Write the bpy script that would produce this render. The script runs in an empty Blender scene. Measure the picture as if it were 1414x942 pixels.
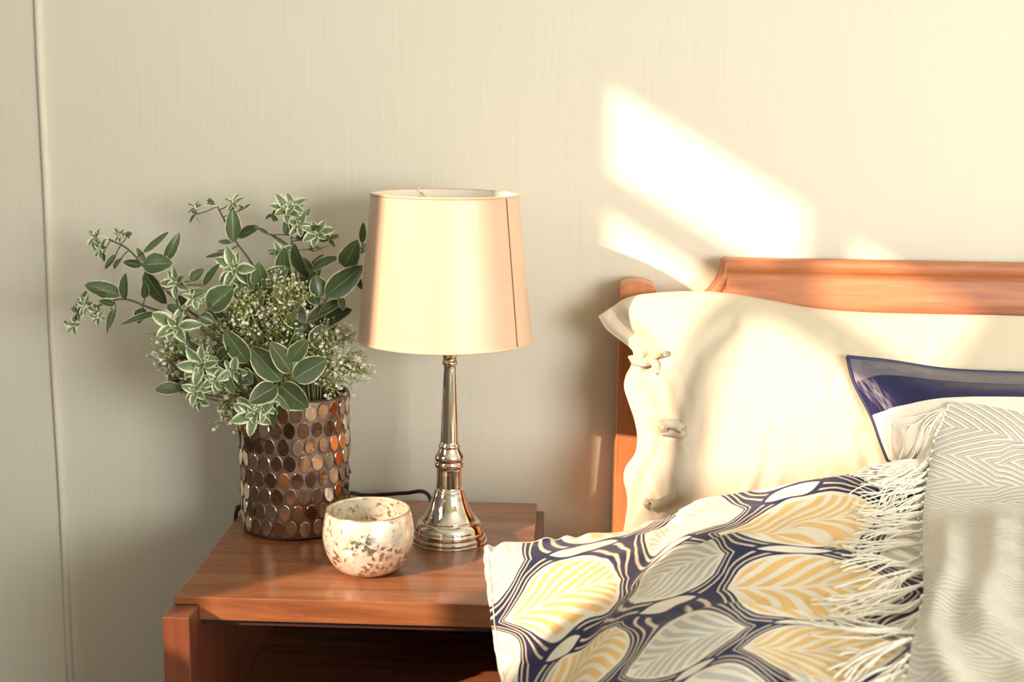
import bpy, math, random
import numpy as np
from mathutils import Vector
from mathutils.bvhtree import BVHTree
from math import sin, cos, pi, radians

random.seed(7)
RNG = np.random.default_rng(11)
scn = bpy.context.scene
COL = scn.collection

# ------------------------------------------------------------------ camera
F = 1812.0; CX, CY = 707.0, 471.0; ZC = 1.153
YAW, PITCH, ROLL = radians(2.0), radians(10.0), radians(0.8)


def _rot():
    cz, sz = cos(YAW), sin(YAW); rz = np.array([[cz, -sz, 0], [sz, cz, 0], [0, 0, 1]])
    a = pi / 2 - PITCH; rx = np.array([[1, 0, 0], [0, cos(a), -sin(a)], [0, sin(a), cos(a)]])
    r = ROLL; rr = np.array([[cos(r), -sin(r), 0], [sin(r), cos(r), 0], [0, 0, 1]])
    return rz @ rx @ rr


CM = _rot()
CPOS = np.array([0, 0, ZC])
cam_data = bpy.data.cameras.new('camera')
cam_data.sensor_width = 36.0
cam_data.lens = F / 1414.0 * 36.0
cam_data.clip_start = 0.05
cam_data.dof.use_dof = True
cam_data.dof.focus_distance = 1.80
cam_data.dof.aperture_fstop = 6.5
cam = bpy.data.objects.new('camera', cam_data)
COL.objects.link(cam)
from mathutils import Matrix
m4 = Matrix([list(CM[i]) + [CPOS[i]] for i in range(3)] + [[0, 0, 0, 1]])
cam.matrix_world = m4
scn.camera = cam

# ------------------------------------------------------------------ light and exposure
scn.view_settings.view_transform = 'Standard'
scn.view_settings.look = 'None'
scn.view_settings.gamma = 1.0
scn.view_settings.use_curve_mapping = False
scn.view_settings.exposure = 0.13
scn.cycles.use_denoising = True
scn.cycles.max_bounces = 8
scn.cycles.diffuse_bounces = 5
scn.cycles.sample_clamp_indirect = 6.0
scn.cycles.caustics_reflective = False
scn.cycles.caustics_refractive = False

world = bpy.data.worlds.new('sky'); scn.world = world
world.use_nodes = True
world.node_tree.nodes['Background'].inputs[0].default_value = (0.95, 0.97, 1.0, 1)
world.node_tree.nodes['Background'].inputs[1].default_value = 1.2

SK = 1.10
SUN = Vector((SK, 1.0, -0.59 * SK)).normalized()
sun_d = bpy.data.lights.new('sun', 'SUN'); sun_d.energy = 7.4; sun_d.angle = radians(0.75); sun_d.color = (1.0, 0.70, 0.50)
sun = bpy.data.objects.new('sun', sun_d); COL.objects.link(sun)
sun.rotation_euler = SUN.to_track_quat('-Z', 'Y').to_euler()


def area(name, loc, target, sx, sy, power, color):
    d = bpy.data.lights.new(name, 'AREA'); d.shape = 'RECTANGLE'; d.size = sx; d.size_y = sy; d.energy = power; d.color = color
    o = bpy.data.objects.new(name, d); COL.objects.link(o); o.location = loc
    o.rotation_euler = (Vector(target) - Vector(loc)).to_track_quat('-Z', 'Y').to_euler()
    return o


area('added_front_fill', (2.0, -1.36, 1.30), (0.75, 2.0, 0.95), 1.5, 1.0, 84, (1.0, 0.985, 0.96))  # added fill light behind the camera, brightens the whole room
area('daylight_from_side_window', (-1.52, 0.36, 1.6), (0.2, 1.6, 0.9), 0.56, 1.0, 7, (1.0, 0.99, 0.97))


# ------------------------------------------------------------------ helpers
def ray(x, y):
    return CM @ np.array([(x - CX) / F, -(y - CY) / F, -1.0])


def at_y(x, y, Y):
    d = ray(x, y); return d * (Y / d[1]) + CPOS


def at_z(x, y, Z):
    d = ray(x, y); return d * ((Z - ZC) / d[2]) + CPOS


def at_px_yz(px, Y, Z):
    """world point at depth Y and height Z that the camera sees in column px"""
    x = 0.0
    for _ in range(12):
        c = CM.T @ (np.array([x, Y, Z]) - CPOS)
        cur = CX + F * c[0] / -c[2]
        x += (px - cur) * (-c[2]) / F
    return np.array([x, Y, Z])


def project(P):
    c = (np.asarray(P) - CPOS) @ CM
    return np.stack([CX + F * c[:, 0] / -c[:, 2], CY - F * c[:, 1] / -c[:, 2]], 1), -c[:, 2]


def link(name, mesh, mat=None, parent=None, smooth=True):
    o = bpy.data.objects.new(name, mesh); COL.objects.link(o)
    if mat is not None:
        mesh.materials.append(mat)
    if smooth:
        mesh.polygons.foreach_set('use_smooth', [True] * len(mesh.polygons))
    if parent is not None:
        o.parent = parent
    return o


def tag(o, label, cat, group=None):
    o['label'] = label; o['category'] = cat
    if group:
        o['group'] = group
    return o


def struct(o):
    o['kind'] = 'structure'; return o


def empty(name, loc, label, cat, group=None):
    o = bpy.data.objects.new(name, None); COL.objects.link(o); o.location = loc
    o.empty_display_size = 0.05
    tag(o, label, cat, group)
    bpy.context.view_layer.update()
    return o


class MB:
    """collects vertices and faces in world space; build() links one mesh object"""

    def __init__(self):
        self.v = []; self.f = []; self.uv = []; self.n = 0

    def add(self, verts, faces, uvs=None):
        b = self.n
        verts = [tuple(map(float, p)) for p in verts]
        self.v += verts; self.n += len(verts)
        self.f += [tuple(int(i) + b for i in f) for f in faces]
        self.uv += ([tuple(map(float, u)) for u in uvs] if uvs is not None else [(0.0, 0.0)] * len(verts))

    def box(self, x0, x1, y0, y1, z0, z1):
        v = [(x, y, z) for x in (x0, x1) for y in (y0, y1) for z in (z0, z1)]
        self.add(v, [(0, 1, 3, 2), (4, 6, 7, 5), (0, 4, 5, 1), (2, 3, 7, 6), (0, 2, 6, 4), (1, 5, 7, 3)])

    def grid(self, P, closed_u=False, uv=None):
        n, m = P.shape[:2]
        idx = np.arange(n * m).reshape(n, m)
        a = idx[:-1, :-1].ravel(); b = idx[:-1, 1:].ravel(); c = idx[1:, 1:].ravel(); d = idx[1:, :-1].ravel()
        faces = np.stack([a, b, c, d], 1).tolist()
        if closed_u:
            faces += np.stack([idx[:-1, -1], idx[:-1, 0], idx[1:, 0], idx[1:, -1]], 1).tolist()
        self.add(P.reshape(-1, 3), faces, None if uv is None else uv.reshape(-1, 2))

    def lathe(self, prof, cx, cy, n=64, cap0=False, cap1=False):
        prof = np.array(prof, float)
        th = np.linspace(0, 2 * pi, n, endpoint=False)
        P = np.zeros((len(prof), n, 3))
        P[:, :, 0] = cx + prof[:, :1] * np.cos(th)
        P[:, :, 1] = cy + prof[:, :1] * np.sin(th)
        P[:, :, 2] = prof[:, 1:2]
        b = self.n
        self.grid(P, True)
        if cap0:
            self.f.append(tuple(b + i for i in range(n))[::-1])
        if cap1:
            self.f.append(tuple(b + (len(prof) - 1) * n + i for i in range(n)))

    def tube(self, pts, r, k=8, caps=True):
        pts = np.array(pts, float); n = len(pts)
        r = np.broadcast_to(np.asarray(r, float), (n,))
        t = np.gradient(pts, axis=0); t /= np.linalg.norm(t, axis=1, keepdims=True) + 1e-12
        ref = np.array([0.13, 0.31, 0.94]); 
        if abs(t[0] @ ref) > 0.9:
            ref = np.array([1.0, 0.1, 0.05])
        u = np.cross(t[0], ref); u /= np.linalg.norm(u)
        P = np.zeros((n, k, 3)); th = np.linspace(0, 2 * pi, k, endpoint=False)
        for i in range(n):
            u = u - (u @ t[i]) * t[i]; u /= np.linalg.norm(u) + 1e-12
            w = np.cross(t[i], u)
            P[i] = pts[i] + r[i] * (np.cos(th)[:, None] * u + np.sin(th)[:, None] * w)
        b = self.n
        self.grid(P, True)
        if caps:
            self.f.append(tuple(b + i for i in range(k))[::-1])
            self.f.append(tuple(b + (n - 1) * k + i for i in range(k)))

    def build(self, name, mat=None, parent=None, smooth=True, bevel=0.0, seg=2, autosmooth=None):
        off = np.zeros(3)
        if parent is not None:
            q = parent
            while q is not None:
                off = off + np.array(q.location); q = q.parent
        me = bpy.data.meshes.new(name)
        me.from_pydata([(p[0] - off[0], p[1] - off[1], p[2] - off[2]) for p in self.v], [], self.f)
        ul = me.uv_layers.new(name='UVMap')
        li = np.zeros(len(me.loops), dtype=np.int32); me.loops.foreach_get('vertex_index', li)
        ul.data.foreach_set('uv', np.array(self.uv, float)[li].ravel())
        me.update()
        o = link(name, me, mat, parent, smooth)
        if bevel > 0:
            md = o.modifiers.new('bevel', 'BEVEL'); md.width = bevel; md.segments = seg; md.limit_method = 'ANGLE'; md.angle_limit = radians(40)
        return o


def spline(P, n):
    """Catmull-Rom resampling of a polyline (k,d) to n points"""
    P = np.asarray(P, float); k = len(P)
    if k == 2:
        t = np.linspace(0, 1, n)[:, None]; return P[0] * (1 - t) + P[1] * t
    E = np.vstack([2 * P[0] - P[1], P, 2 * P[-1] - P[-2]])
    t = np.linspace(0, k - 1, n); i = np.minimum(t.astype(int), k - 2); f = (t - i)[:, None]
    p0, p1, p2, p3 = E[i], E[i + 1], E[i + 2], E[i + 3]
    return 0.5 * (2 * p1 + (p2 - p0) * f + (2 * p0 - 5 * p1 + 4 * p2 - p3) * f * f + (3 * p1 - p0 - 3 * p2 + p3) * f ** 3)


def surf(C, n, m):
    """tensor Catmull-Rom of control net C (r,c,d) to (n,m,d)"""
    C = np.asarray(C, float)
    A = np.stack([spline(C[:, j], n) for j in range(C.shape[1])], 1)
    return np.stack([spline(A[i], m) for i in range(n)], 0)


def coons(top, bot, left, right):
    """top/bot (m,d), left/right (n,d)"""
    m, n = len(top), len(left)
    u = np.linspace(0, 1, m)[None, :, None]; v = np.linspace(0, 1, n)[:, None, None]
    A = (1 - v) * top[None] + v * bot[None]
    B = (1 - u) * left[:, None] + u * right[:, None]
    D = (1 - u) * (1 - v) * top[0] + u * (1 - v) * top[-1] + (1 - u) * v * bot[0] + u * v * bot[-1]
    return A + B - D


def sstep(a, b, x):
    t = np.clip((x - a) / (b - a), 0, 1); return t * t * (3 - 2 * t)


def fbm(x, y, seed=0, octs=4, f0=1.0):
    r = np.random.default_rng(seed); out = np.zeros_like(x); amp = 1.0; f = f0
    for _ in range(octs):
        for _ in range(3):
            a = r.uniform(0, 2 * pi); p = r.uniform(0, 2 * pi)
            out += amp / 3 * np.sin(f * (x * cos(a) + y * sin(a)) * 2 * pi + p + 1.3 * np.sin(f * 1.7 * (y * cos(a) - x * sin(a)) + p * 2))
        amp *= 0.5; f *= 2.03
    return out


def grid_normals(P):
    du = np.gradient(P, axis=1); dv = np.gradient(P, axis=0)
    n = np.cross(du, dv); n /= np.linalg.norm(n, axis=2, keepdims=True) + 1e-12
    return n


def poly_dist(X, Y, pts):
    """distance and signed side of each (X,Y) to a polyline"""
    best = np.full(X.shape, 1e9); side = np.zeros(X.shape)
    for (ax, ay), (bx, by) in zip(pts[:-1], pts[1:]):
        dx, dy = bx - ax, by - ay; L = dx * dx + dy * dy
        t = np.clip(((X - ax) * dx + (Y - ay) * dy) / L, 0, 1)
        d = np.hypot(X - ax - t * dx, Y - ay - t * dy)
        s = np.sign((X - ax) * dy - (Y - ay) * dx)
        k = d < best
        best = np.where(k, d, best); side = np.where(k, s, side)
    return best, side


# ------------------------------------------------------------------ materials
def srgb(r, g, b):
    f = lambda c: (c / 255 / 12.92) if c / 255 <= 0.04045 else ((c / 255 + 0.055) / 1.055) ** 2.4
    return (f(r), f(g), f(b), 1.0)


class NT:
    def __init__(self, name):
        self.mat = bpy.data.materials.new(name); self.mat.use_nodes = True
        self.t = self.mat.node_tree; self.b = self.t.nodes['Principled BSDF']

    def node(self, typ, **kw):
        n = self.t.nodes.new(typ)
        for k, v in kw.items():
            setattr(n, k, v)
        return n

    def put(self, sock, val):
        if isinstance(val, X):
            val = val.s
        if isinstance(val, bpy.types.NodeSocket):
            self.t.links.new(val, sock)
        else:
            sock.default_value = val

    def math(self, op, a, b=0.0, c=0.0):
        n = self.node('ShaderNodeMath', operation=op)
        for i, q in enumerate((a, b, c)):
            self.put(n.inputs[i], q)
        return X(self, n.outputs[0])

    def mix(self, f, a, b, blend='MIX'):
        n = self.node('ShaderNodeMix', data_type='RGBA', blend_type=blend)
        self.put(n.inputs[0], f); self.put(n.inputs[6], a); self.put(n.inputs[7], b)
        return n.outputs[2]

    def coord(self, which='Object'):
        return self.node('ShaderNodeTexCoord').outputs[which]

    def mapping(self, vec, scale=(1, 1, 1), rot=(0, 0, 0), loc=(0, 0, 0)):
        n = self.node('ShaderNodeMapping'); self.put(n.inputs['Vector'], vec)
        n.inputs['Scale'].default_value = scale; n.inputs['Rotation'].default_value = rot; n.inputs['Location'].default_value = loc
        return n.outputs[0]

    def noise(self, vec, scale, detail=4, rough=0.5, dist=0.0):
        n = self.node('ShaderNodeTexNoise'); self.put(n.inputs['Vector'], vec)
        n.inputs['Scale'].default_value = scale; n.inputs['Detail'].default_value = detail
        n.inputs['Roughness'].default_value = rough; n.inputs['Distortion'].default_value = dist
        return n.outputs['Fac']

    def ramp(self, fac, stops):
        n = self.node('ShaderNodeValToRGB'); self.put(n.inputs[0], fac)
        cr = n.color_ramp
        while len(cr.elements) < len(stops):
            cr.elements.new(0.5)
        for e, (p, c) in zip(cr.elements, stops):
            e.position = p; e.color = c
        return n.outputs[0]

    def bump(self, h, strength=0.3, dist=0.01, normal=None):
        n = self.node('ShaderNodeBump'); self.put(n.inputs['Height'], h)
        n.inputs['Strength'].default_value = strength; n.inputs['Distance'].default_value = dist
        if normal is not None:
            self.put(n.inputs['Normal'], normal)
        return n.outputs[0]

    def set(self, **kw):
        names = dict(color='Base Color', rough='Roughness', metal='Metallic', normal='Normal', coat='Coat Weight', coat_rough='Coat Roughness',
                     sheen='Sheen Weight', sheen_rough='Sheen Roughness', spec='Specular IOR Level', trans='Transmission Weight', sub='Subsurface Weight',
                     aniso='Anisotropic', sheen_tint='Sheen Tint', sub_rad='Subsurface Radius', alpha='Alpha')
        for k, v in kw.items():
            self.put(self.b.inputs[names[k]], v)
        return self.mat


class X:
    """a scalar expression built out of Math nodes"""

    def __init__(self, nt, s):
        self.nt = nt; self.s = s

    def __add__(self, o): return self.nt.math('ADD', self, o)
    __radd__ = __add__
    def __sub__(self, o): return self.nt.math('SUBTRACT', self, o)
    def __rsub__(self, o): return self.nt.math('SUBTRACT', o, self)
    def __mul__(self, o): return self.nt.math('MULTIPLY', self, o)
    __rmul__ = __mul__
    def __pow__(self, o): return self.nt.math('POWER', self, o)
    def abs(self): return self.nt.math('ABSOLUTE', self)
    def round(self): return self.nt.math('ROUND', self)
    def fract(self): return self.nt.math('FRACT', self)
    def min(self, o): return self.nt.math('MINIMUM', self, o)
    def max(self, o): return self.nt.math('MAXIMUM', self, o)

    def step(self, a, b):
        n = self.nt.node('ShaderNodeMapRange', interpolation_type='SMOOTHSTEP')
        self.nt.put(n.inputs['Value'], self); n.inputs['From Min'].default_value = a; n.inputs['From Max'].default_value = b
        return X(self.nt, n.outputs[0])

    def band(self, a, b, w):
        """1 between a and b with soft edges w"""
        return self.step(a - w, a + w) * (1.0 - self.step(b - w, b + w))


def plain(name, col, rough=0.6, **kw):
    n = NT(name); return n.set(color=col, rough=rough, **kw)


def mat_wall():
    n = NT('cream_wall_paint')
    c = n.mapping(n.coord(), scale=(1, 1, 0.06))
    f = n.noise(c, 90, 5, 0.6)
    g = n.noise(n.coord(), 3.0, 3, 0.5)
    col = n.mix(n.math('MULTIPLY', g, 0.5), srgb(228, 225, 208), srgb(220, 216, 198))
    return n.set(color=col, rough=0.62, normal=n.bump(f, 0.16, 0.004), spec=0.3)


def mat_wood(name, dark, mid, light, axis='x', rough=0.3, coat=0.4, scale=1.0, bump=0.05):
    n = NT(name)
    s = {'x': (0.7, 9, 9), 'y': (9, 0.7, 9), 'z': (9, 9, 0.7)}[axis]
    s = tuple(q * scale for q in s)
    c = n.coord()
    big = n.noise(n.mapping(c, scale=s), 2.2, 5, 0.6, 1.4)
    fine = n.noise(n.mapping(c, scale=tuple(q * 6 for q in s)), 4.0, 4, 0.65)
    v = n.math('ADD', n.math('MULTIPLY', big, 0.75), n.math('MULTIPLY', fine, 0.25))
    col = n.ramp(v, [(0.30, dark), (0.5, mid), (0.70, light)])
    return n.set(color=col, rough=rough, coat=coat, coat_rough=0.22, normal=n.bump(fine, bump, 0.003))


def mat_fabric(name, col, weave=1400.0, rough=0.85, bump=0.15, sheen=0.2, mottled=None):
    n = NT(name)
    c = n.coord()
    w1 = n.node('ShaderNodeTexWave', wave_type='BANDS', bands_direction='X'); n.put(w1.inputs['Vector'], c); w1.inputs['Scale'].default_value = weave / 20; w1.inputs['Distortion'].default_value = 1.5; w1.inputs['Detail Scale'].default_value = 8
    w2 = n.node('ShaderNodeTexWave', wave_type='BANDS', bands_direction='Z'); n.put(w2.inputs['Vector'], c); w2.inputs['Scale'].default_value = weave / 20; w2.inputs['Distortion'].default_value = 1.5; w2.inputs['Detail Scale'].default_value = 8
    h = n.math('ADD', w1.outputs['Fac'], w2.outputs['Fac'])
    cc = col
    if mottled:
        cc = n.mix(n.noise(c, 14, 5, 0.6), col, mottled)
    return n.set(color=cc, rough=rough, sheen=sheen, normal=n.bump(h, bump, 0.0006), spec=0.2)


M_WALL = mat_wall()
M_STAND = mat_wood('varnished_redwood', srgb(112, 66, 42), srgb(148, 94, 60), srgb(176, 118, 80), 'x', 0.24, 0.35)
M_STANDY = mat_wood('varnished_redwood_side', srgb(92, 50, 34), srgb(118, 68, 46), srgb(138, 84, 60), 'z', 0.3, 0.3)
M_STANDK = mat_wood('shade_toned_wood', srgb(44, 24, 20), srgb(58, 32, 26), srgb(70, 40, 32), 'x', 0.5, 0.0)  # shade inside the nightstand put into the colour of back panel and rail
M_OAK = mat_wood('oak_headboard', srgb(140, 80, 46), srgb(180, 110, 68), srgb(204, 136, 90), 'x', 0.55, 0.05, 1.0, 0.08)
M_OAKZ = mat_wood('oak_post', srgb(168, 100, 58), srgb(198, 128, 80), srgb(214, 148, 98), 'z', 0.4, 0.15, 1.6, 0.12)

# ------------------------------------------------------------------ the room
WY = 2.0; WX = -1.5; RX = 2.9; FY = -1.4; H = 2.55
m = MB(); m.box(WX - .12, RX + .12, WY, WY + .12, 0, H); struct(m.build('wall_back', M_WALL, smooth=False))
# left wall with the small two-light window the sun shines through
WIN_Y0, WIN_Y1, WIN_Z0, WIN_Z1 = -0.135, WY - (.076 - WX) / SK, 1.08, 2.186
BY1 = WY - (.390 - WX) / SK - .036; BY0 = WY - (.431 - WX) / SK - .036
m = MB()
m.box(WX - .12, WX, FY, WIN_Y0, 0, H); m.box(WX - .12, WX, WIN_Y1, WY, 0, H)
m.box(WX - .12, WX, WIN_Y0, WIN_Y1, 0, WIN_Z0); m.box(WX - .12, WX, WIN_Y0, WIN_Y1, WIN_Z1, H)
struct(m.build('wall_left', plain('bounce_cut_taupe', srgb(112, 102, 92), 0.7), smooth=False))  # unseen wall toned dark to cut bounce light on the back wall
M_PAINT = plain('white_gloss_paint', srgb(232, 228, 215), 0.4)
m = MB()
m.box(WX - .06, WX - .02, BY0, BY1, WIN_Z0, WIN_Z1)          # mullion
m.box(WX - .06, WX - .02, WIN_Y0, BY0, 1.964, 2.002)           # glazing bars
m.box(WX - .06, WX - .02, BY1, WIN_Y1, 1.964, 2.002)
m.box(WX - .12, WX + .05, WIN_Y0 - .04, WIN_Y1 + .04, WIN_Z0 - .03, WIN_Z0)
struct(m.build('window_1', M_PAINT, smooth=False))
# walls behind and beside the camera, the front one with an added opening at the fill light
m = MB()
m.box(WX - .12, 1.2, FY - .12, FY, 0, H); m.box(2.8, RX + .12, FY - .12, FY, 0, H)
m.box(1.2, 2.8, FY - .12, FY, 0, 0.78); m.box(1.2, 2.8, FY - .12, FY, 1.85, H)
struct(m.build('wall_front', M_WALL, smooth=False))
m = MB(); m.box(RX, RX + .12, FY, WY, 0, H); struct(m.build('wall_right', M_WALL, smooth=False))
m = MB(); m.box(WX, RX, FY, WY, -0.1, 0.0)
struct(m.build('floor', mat_wood('floor_boards', srgb(60, 42, 32), srgb(82, 58, 42), srgb(98, 72, 52), 'y', 0.45, 0.1), smooth=False))
m = MB(); m.box(WX - .12, RX + .12, FY - .12, WY + .12, H, H + .1); struct(m.build('ceiling', plain('ceiling_white', srgb(235, 230, 215), 0.8), smooth=False))
# bead that covers the joint between two wall boards
zz = np.linspace(0, H, 60)
P = np.zeros((60, 9, 3)); th = np.linspace(0, pi, 9)
wob = 0.0012 * np.sin(zz * 5.0) + 0.0008 * np.sin(zz * 13 + 1)
P[:, :, 0] = -0.7885 + wob[:, None] - 0.0062 * np.cos(th); P[:, :, 1] = WY + 0.001 - 0.0085 * np.sin(th); P[:, :, 2] = zz[:, None]
m = MB(); m.grid(P); struct(m.build('trim_1', M_WALL))

# ------------------------------------------------------------------ nightstand
TZ = 0.55
NX0, NX1, NY0, NY1 = -0.470, -0.026, 1.538, 1.968
ns = empty('nightstand', (-0.248, 1.75, 0), 'reddish-brown wooden nightstand with open front under the lamp and vase', 'nightstand')
m = MB()
pr = [(NX0, TZ), (NX0, TZ - .010), (NX0 + .030, TZ - .010), (NX0 + .030, TZ - .030), (NX1 - .012, TZ - .030), (NX1 - .012, TZ - .010), (NX1, TZ - .010), (NX1, TZ)]
m.add([(x, NY0, z) for x, z in pr] + [(x, NY1, z) for x, z in pr], [tuple(range(8)), tuple(range(8, 16))[::-1]] + [(i, 8 + i, 8 + (i + 1) % 8, (i + 1) % 8) for i in range(8)])
m.build('top', M_STAND, ns, smooth=False, bevel=0.0012)
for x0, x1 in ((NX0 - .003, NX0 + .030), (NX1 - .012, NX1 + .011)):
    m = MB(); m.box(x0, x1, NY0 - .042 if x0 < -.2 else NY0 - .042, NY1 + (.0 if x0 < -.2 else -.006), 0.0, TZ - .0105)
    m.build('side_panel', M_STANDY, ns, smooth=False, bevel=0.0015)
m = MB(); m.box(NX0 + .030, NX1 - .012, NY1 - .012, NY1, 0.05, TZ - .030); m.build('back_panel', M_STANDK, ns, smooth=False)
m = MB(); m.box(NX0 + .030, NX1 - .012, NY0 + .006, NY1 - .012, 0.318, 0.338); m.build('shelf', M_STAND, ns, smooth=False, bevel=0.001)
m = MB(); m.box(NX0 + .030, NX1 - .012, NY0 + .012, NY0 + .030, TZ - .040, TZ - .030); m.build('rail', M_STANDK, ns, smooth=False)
m = MB(); m.box(NX0 + .030, NX1 - .012, NY0 + .006, NY1 - .012, 0.05, 0.07); m.build('bottom_board', M_STAND, ns, smooth=False)

# ------------------------------------------------------------------ table lamp
LX, LY = -0.1485, 1.786
M_CHROME = NT('polished_nickel')
M_CHROME = M_CHROME.set(color=srgb(232, 228, 222), metal=1.0, rough=0.06)
lamp = empty('table_lamp', (LX, LY, TZ), 'table lamp with gold satin shade on a polished silver column base', 'lamp')
def lz(py):
    return at_y(618, py, LY)[2]


base_px = [(0, 744), (49.0, 744), (50.5, 743.2), (51.0, 740), (50.4, 737.2), (48.6, 736.6), (48.9, 734.5), (48.4, 730), (47.2, 728.6), (46.0, 725), (43.2, 720.5), (39.8, 717.6), (37.6, 716.8), (37.8, 714.6), (36.4, 712.8),
           (33.4, 708.5), (29.6, 702), (26.4, 695), (24.0, 688), (22.4, 682), (21.0, 678)]
base_prof = [(r / 968.0, max(lz(y), TZ + .0005)) for r, y in base_px]
m = MB(); m.lathe(spline(base_prof, 120), LX, LY, 72); m.build('lamp_base', M_CHROME, lamp)


col_px = [(20.0, 681), (21.0, 678), (20.0, 674.5), (17.6, 673), (17.2, 668), (17.0, 655), (17.0, 646), (19.5, 643), (20.2, 640), (19.6, 637.5), (18.3, 636.5), (19.2, 634), (20.0, 631), (19.4, 628),
          (17.0, 624), (15.0, 620), (14.2, 618), (15.2, 616), (15.0, 613.5), (12.8, 611.5), (12.2, 605), (11.2, 580), (9.6, 545), (8.4, 515), (8.2, 506), (9.8, 503.5), (10.6, 500.5), (9.8, 498), (9.0, 496),
          (10.0, 492), (12.6, 486), (14.6, 481), (14.9, 479)]
prof = np.array([(r / 968.0, lz(y)) for r, y in col_px])
pp = spline(prof, 260)
m = MB(); m.lathe(pp, LX, LY, 56, True, True); m.build('lamp_column', M_CHROME, lamp)
M_BRASS = plain('lampholder_brass', srgb(200, 170, 110), 0.3, metal=1.0)
m = MB(); m.lathe([(.012, lz(479)), (.012, lz(479) + .03), (.016, lz(479) + .032), (.016, lz(479) + .075), (.013, lz(479) + .077)], LX, LY, 24, True, True)
m.build('bulb_holder', plain('white_bakelite', srgb(235, 230, 220), 0.4), lamp)

# shade
SB, ST = 0.840, 1.039
sx_b, sx_t = LX - 0.006, LX - 0.008
RB, RT = 0.1205, 0.1002


def mat_shade():
    n = NT('gold_satin')
    c = n.coord('UV')
    n1 = n.noise(n.mapping(c, scale=(70, 60, 1), rot=(0, 0, 0.7)), 3, 4, 0.6)
    w = n.node('ShaderNodeTexWave', wave_type='BANDS', bands_direction='DIAGONAL'); n.put(w.inputs['Vector'], n.mapping(c, scale=(55, 17, 1))); w.inputs['Scale'].default_value = 1.6; w.inputs['Distortion'].default_value = 2.0
    h = n.math('ADD', n.math('MULTIPLY', w.outputs['Fac'], 0.5), n1)
    col = n.mix(n1, srgb(212, 179, 150), srgb(222, 193, 165))
    return n.set(color=col, rough=0.36, normal=n.bump(h, 0.10, 0.001), sheen=0.35, sheen_rough=0.35, spec=0.5, aniso=0.5)


M_SHADE = mat_shade()
M_SHADE_IN = plain('white_shade_lining', srgb(240, 236, 222), 0.7)
tt = np.linspace(0, 2 * pi, 97)


def shade_shell(dr, flip, m):
    v = np.linspace(0, 1, 14)
    P = np.zeros((14, 97, 3)); uv = np.zeros((14, 97, 2))
    for i, q in enumerate(v):
        r = RB * (1 - q) + RT * q + dr
        P[i, :, 0] = sx_b * (1 - q) + sx_t * q + r * np.cos(tt); P[i, :, 1] = LY + r * np.sin(tt); P[i, :, 2] = SB * (1 - q) + ST * q
        uv[i, :, 0] = tt / (2 * pi) * 3.4; uv[i, :, 1] = q
    m.grid(P if not flip else P[::-1], uv=uv if not flip else uv[::-1])


m = MB(); shade_shell(0, False, m); sh = m.build('lamp_shade', M_SHADE, lamp)
m = MB(); shade_shell(-0.0016, True, m); m.build('shade_lining', M_SHADE_IN, sh)
for z, r, xc in ((SB, RB, sx_b), (ST, RT, sx_t)):
    m = MB(); P = np.stack([xc + r * np.cos(tt), LY + r * np.sin(tt), np.full(97, z)], 1)
    m.tube(P, 0.0016, 6, False); m.build('shade_rim', M_SHADE, sh)
a = radians(-32.5)
m = MB(); P = np.array([[sx_b * (1 - q) + sx_t * q + (RB * (1 - q) + RT * q + .0003) * cos(a + .02 * q), LY + (RB * (1 - q) + RT * q + .0003) * sin(a + .02 * q), SB * (1 - q) + ST * q] for q in np.linspace(0, 1, 20)])
m.tube(P, 0.0009, 6); m.build('shade_seam', plain('shade_seam_thread', srgb(140, 96, 62), 0.6), sh)
m = MB()
zf = ST - 0.02
for k in range(3):
    a = radians(115 + 120 * k)
    m.tube([(LX, LY, lz(479) + .077), (LX + .03 * cos(a), LY + .03 * sin(a), zf - .02), (sx_t + (RT - .003) * cos(a), LY + (RT - .003) * sin(a), ST - .004)], 0.0012, 6)
a = radians(118)
m.tube([(sx_t + (RT - .004) * cos(a), LY + (RT - .004) * sin(a), ST - .002), (sx_t + (RT - .004) * cos(a), LY + (RT - .004) * sin(a), ST + .003)], .001, 6)
m.build('shade_carrier', plain('white_wire', srgb(235, 232, 222), 0.4), sh)

# cord runs behind the vase and over the left edge of the table
M_CORD = plain('black_cord', srgb(22, 20, 28), 0.45)
pts = [(LX - .02, LY + .040, TZ + .006), at_y(590, 682, 1.90), at_y(560, 681, 1.935), at_y(530, 683, 1.945), at_y(505, 684, 1.948), at_y(480, 681, 1.945), at_y(440, 686, 1.945), at_y(380, 690, 1.945), at_y(340, 697, 1.925), at_y(327, 701, 1.915),
       (-0.466, 1.907, TZ + .0052), (-0.4785, 1.904, TZ + .001), (-0.483, 1.90, TZ - .03), (-0.484, 1.91, TZ - .2), (-0.485, 1.93, 0.02)]
cp = spline(pts, 160); on = cp[:, 0] > -0.4745; cp[on, 2] = np.maximum(cp[on, 2], TZ + .0042)
m = MB(); m.tube(cp, 0.0031, 8); m.build('power_cord', M_CORD, lamp)

# ------------------------------------------------------------------ mosaic vase
VX, VY, VR = -0.3765, 1.832, 0.0775
VH = 0.201
vase = empty('mosaic_vase', (VX, VY, TZ), 'brown cylinder vase covered in oval mirror tiles, holding the bouquet', 'vase')
NV = NT('bronze_grout'); nn = NV.noise(NV.coord(), 60, 5, 0.6)
M_GROUT = NV.set(color=NV.ramp(nn, [(0.3, srgb(100, 80, 72)), (0.7, srgb(140, 116, 104))]), rough=0.42, metal=0.3, normal=NV.bump(nn, 0.5, 0.003))


def vr(q):
    return VR * (0.965 + 0.045 * math.sin(min(1, q * 1.25) * pi / 2) - 0.006 * q)


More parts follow.
